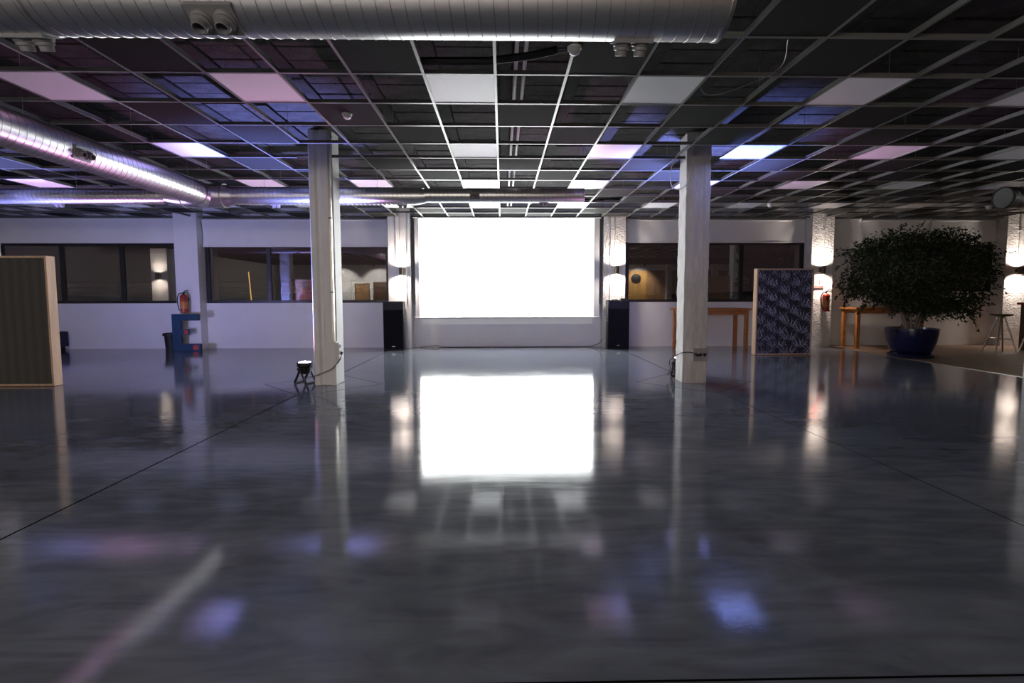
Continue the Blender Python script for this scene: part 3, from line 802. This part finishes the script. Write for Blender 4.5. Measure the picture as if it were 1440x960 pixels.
# ---------------------------------------------------------------- wall lamps on the pilasters
def sconce(x, y, z, label, d=-1, power=SCONCE, col=(1.0, 0.84, 0.72)):
    s = empty('wall_lamp', (x, y, z), label=label, cat='wall lamp')
    MB().box(x - 0.035, x + 0.035, min(y, y + d * 0.02), max(y, y + d * 0.06), z - 0.05, z + 0.05).build('back_plate', MBRONZE, s, 0.003)
    yc = y + d * 0.105
    MB().lathe((x, yc, z - 0.09), (0, 0, 1), [(0.040, 0.012), (0.040, 0), (0.048, 0), (0.048, 0.18), (0.040, 0.18), (0.040, 0.168)], 20).build('barrel', MBRONZE, s, smooth=True)
    for sg in (-1, 1):
        MB().lathe((x, yc, z + sg * 0.072), (0, 0, sg), [(0.038, 0), (0.038, 0.006)], 16).build('bulb_lens', MLAMPW, s, smooth=True)
        spot('lamp_beam', (x, yc, z + sg * 0.083), (0, -d * 0.30, sg), power, col, math.radians(160), 1.0, 0.04, s)
    return s
sconce(-2.36, 11.14, 1.83, 'small up and down wall lamp on the pilaster with three conduits')
sconce(2.70, 11.14, 1.855, 'small up and down wall lamp over the loudspeaker with the device')
sconce(7.63, 11.14, 1.845, 'small up and down wall lamp above the fire extinguisher sign')
sconce(12.44, 11.14, 1.83, 'small up and down wall lamp behind the bar stools')
sconce(-7.62, 1.70, 1.83, 'small lamp on the column seen mirrored in the window', 1)

# ---------------------------------------------------------------- framed boards
def board(x0, x1, y0, y1, z1, cloth, label):
    b = empty('framed_board', ((x0 + x1) / 2, (y0 + y1) / 2, 0), label=label, cat='board')
    t = 0.028
    MB().box(x0, x0 + t, y0, y1, 0.006, z1).build('side_rail', MPINE, b, 0.002)
    MB().box(x1 - t, x1, y0, y1, 0.006, z1).build('side_rail', MPINE, b, 0.002)
    MB().box(x0 + t, x1 - t, y0, y1, z1 - t, z1).build('top_rail', MPINE, b, 0.002)
    MB().box(x0 + t, x1 - t, y0, y1, 0.006, 0.006 + t).build('bottom_rail', MPINE, b, 0.002)
    MB().box(x0 + t, x1 - t, y0 + 0.012, y0 + 0.03, 0.006 + t, z1 - t).build('cloth_panel', cloth, b)
    MB().box(x0 + t, x1 - t, y1 - 0.02, y1 - 0.008, 0.006 + t, z1 - t).build('back_panel', MPINE, b)
    for x in (x0 + 0.06, x1 - 0.06): MB().box(x - 0.03, x + 0.03, y0 + 0.02, y1 - 0.02, 0, 0.006).build('foot', MBLACK, b)
    return b
board(-7.57, -6.30, 6.64, 6.77, 1.82, MWEAVE, 'freestanding pine framed board with plain dark woven cloth')
board(5.27, 6.46, 9.62, 9.75, 1.80, MPALM, 'freestanding pine framed board with dark palm leaf print')
put(MB().tube([(6.78, 10.6, 0.005), (6.80, 10.62, 0.35), (6.79, 10.64, 0.7), (6.80, 10.66, 0.95)], [0.07, 0.055, 0.06, 0.03], 10).build('rolled_cloth', mat('dark_mottled_cloth', (0.05, 0.05, 0.04), 0.8, var=0.8, scale=14), smooth=True), 'dark rolled cloth standing behind the palm leaf board', 'cloth roll')

# ---------------------------------------------------------------- console tables
def table(x0, x1, y0, y1, h, label):
    t = empty('console_table', ((x0 + x1) / 2, (y0 + y1) / 2, 0), label=label, cat='table', group='tall wooden console tables')
    MB().box(x0, x1, y0, y1, h - 0.045, h).build('tabletop', MTABLE, t, 0.006)
    l = 0.075; o = 0.05
    for x in (x0 + o, x1 - o - l):
        for y in (y0 + 0.03, y1 - 0.03 - l):
            MB().box(x, x + l, y, y + l, 0, h - 0.045).build('leg', MTABLE, t, 0.005)
    for y in (y0 + 0.045, y1 - 0.07): MB().box(x0 + o + l, x1 - o - l, y, y + 0.025, h - 0.145, h - 0.045).build('apron', MTABLE, t)
    for x in (x0 + o + 0.02, x1 - o - 0.045): MB().box(x, x + 0.025, y0 + 0.03 + l, y1 - 0.03 - l, h - 0.125, h - 0.045).build('apron', MTABLE, t)
    return t
table(4.07, 5.72, 10.62, 11.26, 0.95, 'tall wooden console table under the window, partly behind the palm board')
table(8.22, 9.90, 10.70, 11.28, 0.96, 'tall orange wooden console table behind the potted ficus')

# ---------------------------------------------------------------- letter E, extinguishers, sign, bin, box
ex, ey = -7.59, 10.88
E_poly = [(0, 0), (0.62, 0), (0.62, 0.16), (0.19, 0.16), (0.19, 0.37), (0.36, 0.37), (0.36, 0.50), (0.19, 0.50), (0.19, 0.70), (0.60, 0.70), (0.60, 0.85), (0, 0.85)]
le = empty('letter_block', (ex + 0.3, ey, 0), label='big dark blue standing letter E below the fire extinguisher', cat='letter')
MB().prism([(ex + a_, b_) for a_, b_ in E_poly], 'y', ey, ey + 0.08).build('letter_body', MBLUE, le, 0.006)
MB().lathe((ex + 0.52, ey, 0.08), (0, -1, 0), [(0.062, -0.002), (0.062, 0.003), (0.05, 0.004)], 20).build('red_patch', MREDP, le)  # plain red patches on the arm ends
MB().box(ex + 0.27, ex + 0.355, ey - 0.003, ey, 0.385, 0.485).build('red_patch', MREDP, le)

def extinguisher(x, y, z, label, hang=True):
    e = empty('fire_extinguisher', (x, y, z), label=label, cat='extinguisher')
    MB().lathe((x, y, z), (0, 0, 1), [(0.066, 0), (0.078, 0.012), (0.080, 0.03), (0.080, 0.36), (0.070, 0.40), (0.040, 0.425), (0.026, 0.43)], 24).build('cylinder', MRED, e, smooth=True)
    MB().lathe((x, y, z), (0, 0, 1), [(0.081, 0.10), (0.0812, 0.102), (0.0812, 0.26), (0.081, 0.262)], 24, False).build('label_band', MYELLAB, e, smooth=True)
    v = MB().cyl((x, y, z + 0.43), (x, y, z + 0.475), 0.022, n=12).build('valve', MBLACK, e, smooth=True)
    MB().tube([(x, y, z + 0.47), (x + 0.06, y - 0.02, z + 0.475), (x + 0.13, y - 0.03, z + 0.465)], 0.009, 6).build('carry_handle', MBLACK, v, smooth=True)
    MB().tube([(x, y, z + 0.475), (x + 0.05, y - 0.02, z + 0.51), (x + 0.12, y - 0.03, z + 0.52)], 0.008, 6).build('trigger', MBLACK, v, smooth=True)
    MB().tube(bez([(x - 0.01, y, z + 0.455), (x - 0.09, y - 0.02, z + 0.44), (x - 0.135, y - 0.02, z + 0.32), (x - 0.12, y - 0.03, z + 0.16), (x - 0.085, y - 0.04, z + 0.05)]), 0.011, 8).build('hose', MBLACK, e, smooth=True)
    MB().box(x - 0.04, x + 0.04, y + 0.07, 11.178 if x < 0 else 11.138, z + 0.28, z + 0.34).build('bracket', MBLACK, e)
    return e
extinguisher(-7.40, 11.05, 0.875, 'red fire extinguisher hung on the pilaster above the blue letter')
extinguisher(7.70, 11.01, 0.86, 'red fire extinguisher hung on the rough pilaster under its sign')
sg = empty('extinguisher_sign', (7.60, 11.13, 1.42), label='white and red extinguisher pictogram sign on the rough pilaster', cat='sign')
MB().box(7.49, 7.71, 11.126, 11.135, 1.42, 1.72).build('sign_plate', MWHITEPL, sg)
for bx in ((7.495, 7.705, 1.708, 1.716), (7.495, 7.503, 1.48, 1.716), (7.697, 7.705, 1.48, 1.716), (7.495, 7.705, 1.43, 1.465), (7.495, 7.705, 1.478, 1.484)):
    MB().box(bx[0], bx[1], 11.1245, 11.126, bx[2], bx[3]).build('red_border', MREDP, sg)
MB().box(7.585, 7.635, 11.1245, 11.126, 1.50, 1.63).box(7.598, 7.622, 11.1245, 11.126, 1.63, 1.65).box(7.60, 7.66, 11.1245, 11.126, 1.65, 1.662).box(7.56, 7.57, 11.1245, 11.126, 1.53, 1.65).build('pictogram', MREDP, sg)

bn = empty('waste_bin', (-7.79, 11.15, 0), label='black waste bin with a wide rim beside the blue letter', cat='bin')
MB().lathe((-7.79, 11.15, 0), (0, 0, 1), [(0.13, 0), (0.15, 0.36), (0.155, 0.385), (0.135, 0.385), (0.12, 0.02)], 24).build('bucket', MBLACK, bn, smooth=True)
MB().lathe((-7.79, 11.15, 0.33), (0, 0, 1), [(0.152, 0), (0.18, 0.01), (0.18, 0.06), (0.155, 0.07)], 24, False).build('rim', MBLACK, bn, smooth=True)
ar = empty('low_armchair', (-10.72, 11.0, 0), label='low dark armchair against the wall behind the woven cloth board', cat='armchair')
MARM = mat('dark_navy_upholstery', (0.012, 0.016, 0.032), 0.7)
MB().box(-11.15, -10.39, 10.75, 11.30, 0.08, 0.24).build('seat', MARM, ar, 0.03)
MB().box(-11.15, -10.39, 11.18, 11.36, 0.18, 0.43).build('backrest', MARM, ar, 0.03)
MB().box(-10.50, -10.36, 10.75, 11.34, 0.08, 0.43).build('armrest', MARM, ar, 0.02)
MB().box(-11.20, -11.06, 10.75, 11.34, 0.08, 0.43).build('armrest', MARM, ar, 0.02)
for x in (-11.1, -10.44):
    for y in (10.8, 11.28): MB().box(x - 0.025, x + 0.025, y - 0.025, y + 0.025, 0, 0.09).build('leg', MBLACK, ar)

# ---------------------------------------------------------------- potted ficus
px, py = 8.29, 9.30
fic = empty('potted_ficus', (px, py, 0), label='wide bushy ficus tree in a glazed blue pot on the wood floor', cat='potted plant')
MB().lathe((px, py, 0), (0, 0, 1), [(0.34, 0), (0.37, 0.012), (0.385, 0.06), (0.36, 0.06), (0.35, 0.03)], 40).build('saucer', MSAUCER, fic, smooth=True)
MB().lathe((px, py, 0.03), (0, 0, 1), [(0.28, 0), (0.30, 0.01), (0.36, 0.14), (0.405, 0.30), (0.425, 0.44), (0.435, 0.54), (0.435, 0.555), (0.405, 0.555), (0.395, 0.40)], 48).build('pot', MPOT, fic, smooth=True)
MB().lathe((px, py, 0.50), (0, 0, 1), [(0.398, 0), (0.38, 0.015), (0.1, 0.03)], 32).build('soil', MSOIL, fic)
pl = empty('drop', (0, 0, 0)); bpy.data.objects.remove(pl)
blobs = [  # x, dy, z, rx, ry, rz
    (7.55, 0.0, 2.02, 0.52, 0.55, 0.36), (7.35, 0.1, 1.55, 0.40, 0.50, 0.32), (7.85, -0.2, 1.75, 0.60, 0.65, 0.55), (8.05, 0.1, 2.28, 0.55, 0.5, 0.30),
    (8.75, 0.0, 2.32, 0.55, 0.55, 0.26), (8.55, -0.2, 1.85, 0.70, 0.70, 0.50), (9.15, 0.1, 2.10, 0.50, 0.55, 0.32), (9.35, 0.0, 1.72, 0.42, 0.50, 0.36),
    (9.55, 0.1, 2.02, 0.32, 0.40, 0.18), (9.05, -0.1, 1.30, 0.50, 0.55, 0.36), (8.40, 0.0, 1.32, 0.62, 0.60, 0.34), (7.80, 0.0, 1.25, 0.50, 0.50, 0.24),
    (9.22, -0.1, 0.98, 0.30, 0.32, 0.24), (8.75, 0.0, 1.02, 0.36, 0.40, 0.18), (7.12, 0.0, 1.35, 0.20, 0.3, 0.16), (7.25, 0.0, 2.12, 0.22, 0.3, 0.10), (9.72, 0, 1.75, 0.14, 0.2, 0.07), (8.15, -0.1, 1.05, 0.42, 0.42, 0.17), (8.5, -0.1, 0.95, 0.25, 0.3, 0.12)]
tr = MB(); tips = []
for i in range(7):
    a = 2 * PI * i / 7 + 0.3; bx_ = px + 0.06 * math.cos(a); by_ = py + 0.06 * math.sin(a)
    q = Vector((px + 0.22 * math.cos(a), py + 0.18 * math.sin(a), 0.95))
    tr.tube(bez([(bx_, by_, 0.50), ((bx_ + q.x) / 2 + random.uniform(-.03, .03), (by_ + q.y) / 2, 0.74), q], 5), [0.024] * 6 + [0.021] * 5, 8)
    tips.append(q)
for (x, dy, z, rx, ry, rz) in blobs:
    q = min(tips, key=lambda t_: abs(t_.x - x) + random.uniform(0, .1))
    e = Vector((x, py + dy, z)); mid = q.lerp(e, 0.5) + Vector((random.uniform(-.06, .06), 0, 0.10))
    pts = bez([q, mid, e], 5); tr.tube(pts, [0.020 - 0.012 * k / 10 for k in range(len(pts))], 6)
tr.build('trunk', MBARK, fic, smooth=True)
lf = MB(); rnd = random.Random(3)
tot = sum(b_[3] * b_[4] + b_[3] * b_[5] for b_ in blobs)
for (x, dy, z, rx, ry, rz) in blobs:
    n = int(19000 * (rx * ry + rx * rz) / tot)
    for _ in range(n):
        th = rnd.uniform(0, 2 * PI); cz = rnd.uniform(-1, 1); rr = rnd.uniform(0.45, 1.08) * (1 + 0.18 * math.sin(5 * th + 3 * cz + x * 9))
        sx = math.sqrt(1 - cz * cz)
        c_ = Vector((x + rx * rr * sx * math.cos(th), py + dy + ry * rr * sx * math.sin(th), z + rz * rr * cz))
        d_ = Vector((rnd.gauss(0, 1), rnd.gauss(0, 1), rnd.gauss(-0.7, 0.7))).normalized()
        n_ = Vector((rnd.gauss(0, 1), rnd.gauss(0, 1), rnd.gauss(0.6, 1)))
        w_ = d_.cross(n_).normalized(); n_ = w_.cross(d_)
        L_ = rnd.uniform(0.055, 0.085); W_ = L_ * 0.22
        lf.add([c_, c_ + d_ * L_ * 0.45 + w_ * W_ - n_ * 0.006, c_ + d_ * L_, c_ + d_ * L_ * 0.45 - w_ * W_ - n_ * 0.006], [(0, 1, 2), (0, 2, 3)])
for _ in range(170):
    (x, dy, z, rx, ry, rz) = rnd.choice(blobs)
    th = rnd.uniform(0, 2 * PI); cz = rnd.uniform(-0.9, 1)
    sx = math.sqrt(1 - cz * cz)
    o_ = Vector((x + rx * sx * math.cos(th), py + dy + ry * sx * math.sin(th), z + rz * cz))
    g_ = Vector((sx * math.cos(th), sx * math.sin(th), cz + rnd.uniform(-0.6, 0.3))).normalized()
    L0 = rnd.uniform(0.10, 0.26)
    for k in range(16):
        f_ = k / 15
        c_ = o_ + g_ * L0 * f_ + Vector((0, 0, -0.06 * f_ * f_)) + Vector((rnd.gauss(0, .012), rnd.gauss(0, .012), rnd.gauss(0, .012)))
        d_ = (g_ + Vector((rnd.gauss(0, .8), rnd.gauss(0, .8), rnd.gauss(-.5, .5)))).normalized()
        w_ = d_.cross(Vector((rnd.gauss(0, 1), rnd.gauss(0, 1), 1))).normalized()
        L_ = rnd.uniform(0.055, 0.085); W_ = L_ * 0.22
        lf.add([c_, c_ + d_ * L_ * 0.45 + w_ * W_, c_ + d_ * L_, c_ + d_ * L_ * 0.45 - w_ * W_], [(0, 1, 2), (0, 2, 3)])
lf.build('foliage', MLEAF, fic, kind='stuff')

# ---------------------------------------------------------------- bar stools
def stool(x, y, rot, label, h=0.84):
    s = empty('bar_stool', (x, y, 0), label=label, cat='stool')
    MB().lathe((x, y, h - 0.05), (0, 0, 1), [(0.10, 0), (0.17, 0.012), (0.185, 0.03), (0.185, 0.042), (0.17, 0.046), (0.05, 0.036)], 28).build('seat', MDARKWOOD, s, smooth=True)
    MB().lathe((x, y, h - 0.09), (0, 0, 1), [(0.05, 0), (0.075, 0.04)], 16).build('hub', MSTEEL, s, smooth=True)
    ring = []
    for i in range(4):
        a = rot + PI / 2 * i; ca, sa = math.cos(a), math.sin(a)
        MB().tube([(x + 0.05 * ca, y + 0.05 * sa, h - 0.06), (x + 0.27 * ca, y + 0.27 * sa, 0.006)], 0.014, 10).build('leg', MSTEEL, s, smooth=True)
    zr = 0.30; k = 0.05 + 0.22 * (h - 0.06 - zr) / (h - 0.066)
    pts = [(x + k * math.cos(2 * PI * i / 24), y + k * math.sin(2 * PI * i / 24), zr) for i in range(25)]
    MB().tube(pts, 0.009, 8).build('footrest', MSTEEL, s, smooth=True)
    return s
stool(10.74, 9.85, 0.55, 'steel bar stool with round dark seat beside the lit rough pilaster')
stool(10.98, 9.38, 2.75, 'steel bar stool near the red topped cabinet')
cb = empty('bar_cabinet', (12.2, 10.0, 0), label='brown bar cabinet with a red top behind the stools', cat='cabinet')
MB().box(11.72, 12.9, 9.85, 10.35, 0.02, 1.02).build('body', MDARKWOOD, cb, 0.006)
MB().box(11.68, 12.94, 9.80, 10.40, 1.02, 1.07).build('top', MREDP, cb, 0.006)
MB().box(11.85, 12.85, 10.2, 10.36, 1.07, 1.85).build('upper_shelf', MDARKWOOD, cb, 0.006)
for x in (11.77, 12.8): MB().box(x - 0.03, x + 0.03, 9.88, 10.3, 0, 0.02).build('foot', MBLACK, cb)

# ---------------------------------------------------------------- rear of the hall (mirrored in the windows; the pendants are added fill)
for i, (x0, x1) in enumerate(((-1.5, 3.0), (3.1, 6.2), (6.3, 7.7), (8.8, 13.8))):
    MB().box(x0, x1, YB, YB + 0.05, 0, 2.75).build('wood_panel', MBACKWOOD, wf)
for x in (10.1, 12.9):
    put(MB().box(x - 0.16, x + 0.16, YB + 0.06, YB + 0.36, 0, 3.5).build('trim_%d' % int(10 + x), MCOL), kind='structure')
MB().box(7.7, 8.8, YB, YB + 0.06, 0, 2.75).build('wood_panel', mat('yellow_wood_panelling', (0.55, 0.30, 0.08), 0.55, var=0.3, scale=1.4, stretch=(6, 6, 0.4)), wf)
ck = empty('wall_disc', (8.15, YB + 0.06, 1.95), label='dark round disc hung on the yellow wood panel of the rear wall', cat='disc')
MB().lathe((8.15, YB + 0.06, 2.25), (0, 1, 0), [(0.30, 0), (0.30, 0.03), (0.26, 0.05)], 32).build('face', MBLACK, ck, smooth=True)
shf = empty('shelf_unit', (5.6, YB + 0.3, 0), label='dark open shelf unit against the wood panelled rear wall', cat='shelf')
MB().box(5.0, 5.05, YB + 0.06, YB + 0.4, 0, 2.2).build('side_panel', MDARKWOOD, shf); MB().box(6.6, 6.65, YB + 0.06, YB + 0.4, 0, 2.2).build('side_panel', MDARKWOOD, shf)
for k in range(6): MB().box(5.05, 6.6, YB + 0.06, YB + 0.4, 0.05 + 0.42 * k, 0.08 + 0.42 * k).build('shelf', MDARKWOOD, shf)
for x0, x1, z0, z1, m_, lb in ((-8.9, -8.0, 0.9, 2.0, MBACKWOOD, 'brown framed picture on the white rear wall'), (-7.8, -6.6, 0.8, 2.1, MDARKWOOD, 'large dark framed picture on the white rear wall')):
    f_ = empty('wall_picture', ((x0 + x1) / 2, YB + 0.02, z0), label=lb, cat='picture')
    MB().box(x0, x1, YB + 0.001, YB + 0.03, z0, z1).build('picture_frame', MDARKWOOD, f_, 0.004)
    MB().box(x0 + 0.05, x1 - 0.05, YB + 0.03, YB + 0.034, z0 + 0.05, z1 - 0.05).build('canvas', m_, f_)
for x, lb in ((-9.6, 'ceiling spotlight shining on the bare part of the rear wall'), (-7.4, 'ceiling spotlight shining on the pictures of the rear wall'), (8.3, 'ceiling spotlight shining on the yellow wood panel')):
    f_ = empty('ceiling_spotlight', (x, YB + 1.3, ZC), label=lb, cat='spotlight')
    MB().cyl((x, YB + 1.3, ZC + 0.01), (x, YB + 1.3, ZC - 0.06), 0.012, n=8).build('stem', MBLACK, f_)
    MB().lathe((x, YB + 1.33, ZC - 0.06), (0, -0.6, -0.8), [(0.03, 0), (0.05, 0.02), (0.055, 0.12), (0.045, 0.12), (0.04, 0.09)], 18).build('can', MBLACK, f_, smooth=True)
    spot('wall_beam', (x, YB + 1.26, ZC - 0.17), (0, -0.75, -0.8), BACKSPOT, (1.0, 0.93, 0.84), math.radians(95), 0.6, 0.04, f_)
pk = ['first', 'second', 'third', 'fourth']
for i, x in enumerate((-4.4, -3.0, -1.6, -0.2)):  # pendants added out of view to brighten the column fronts
    f_ = empty('fill_pendant', (x, -2.6, ZC), label='added globe pendant at the rear of the hall, lighting the column fronts', cat='pendant lamp', group='added globe pendants at the rear of the hall')
    MB().cyl((x, -2.6, 2.56), (x, -2.6, ZC + 0.01), 0.004, n=6).build('flex', MCABLE, f_)
    MB().lathe((x, -2.6, 2.50), (0, 0, 1), [(0.04, 0), (0.04, 0.06), (0.01, 0.075)], 12).build('lamp_holder', MBLACK, f_, smooth=True)
    MB().lathe((x, -2.6, 2.28), (0, 0, 1), [(0.02, 0), (0.075, 0.025), (0.11, 0.08), (0.115, 0.12), (0.095, 0.18), (0.04, 0.22)], 20).build('globe', emission('fill_globe', (1.0, 0.88, 0.74), 12.0), f_, smooth=True)
    l = bpy.data.lights.new('fill_light', 'POINT'); l.energy = FILL_PENDANT; l.color = (1.0, 0.90, 0.80); l.shadow_soft_size = 0.14
    o = bpy.data.objects.new('fill_light', l); COL.objects.link(o); o.parent = f_; o.location = (0, 0, -0.99)

# ---------------------------------------------------------------- outside: terrace, railing, dark land
put(MB().box(-22, 22, YW + 0.3, 16.0, -0.2, -0.02).build('terrace_ground', MTERR), kind='structure')
put(MB().prism([(-160, -3), (160, -3), (160, -2), (90, 3.0), (30, 1.0), (-30, 2.2), (-90, 1.2), (-160, 2.4)], 'y', 120, 125).build('hills', MHILL), kind='structure')
rl = empty('terrace_railing', (-11, 15.6, 0), label='horizontal bar railing along the dark terrace outside the windows', cat='railing')
for i in range(8): MB().box(-20 + 2.5 * i, -19.95 + 2.5 * i, 15.58, 15.62, -0.02, 1.75).build('post', MRAIL, rl)
for k in range(9): MB().cyl((-20, 15.6, 0.35 + 0.17 * k), (-2.45, 15.6, 0.35 + 0.17 * k), 0.010, n=6).build('rail', MRAIL, rl)
ow = MB().box(-10.06, -9.60, 13.70, 14.1, -0.02, 2.62).build('trim_30', MW, kind='structure')
MB().box(-9.60, -8.4, 13.85, 14.1, -0.02, 2.62).build('wall_terrace', MW, kind='structure')
sconce(-9.82, 13.70, 1.84, 'lit wall lamp on the terrace pier seen through the window', -1, SCONCE * 0.14)
ns = empty('night_light', (-7.6, 14.6, 0), label='thin yellow light tube glowing beyond the terrace window', cat='lamp')
MB().cyl((-7.72, 14.6, 1.04), (-7.78, 14.6, 2.0), 0.014, n=10).build('tube', MYELL, ns, smooth=True)
MB().cyl((-7.72, 14.6, -0.02), (-7.72, 14.6, 1.04), 0.018, n=10).build('stand', MRAIL, ns, smooth=True)
gl = MB().box(-7.6, -5.2, 14.9, 14.96, 0.98, 1.04).build('light_strip', MYELL, label='long yellow light strip glowing along the terrace parapet', cat='lamp')
put(MB().box(-7.8, -5.0, 14.86, 15.2, -0.02, 0.98).build('terrace_parapet', MTERR), kind='structure')
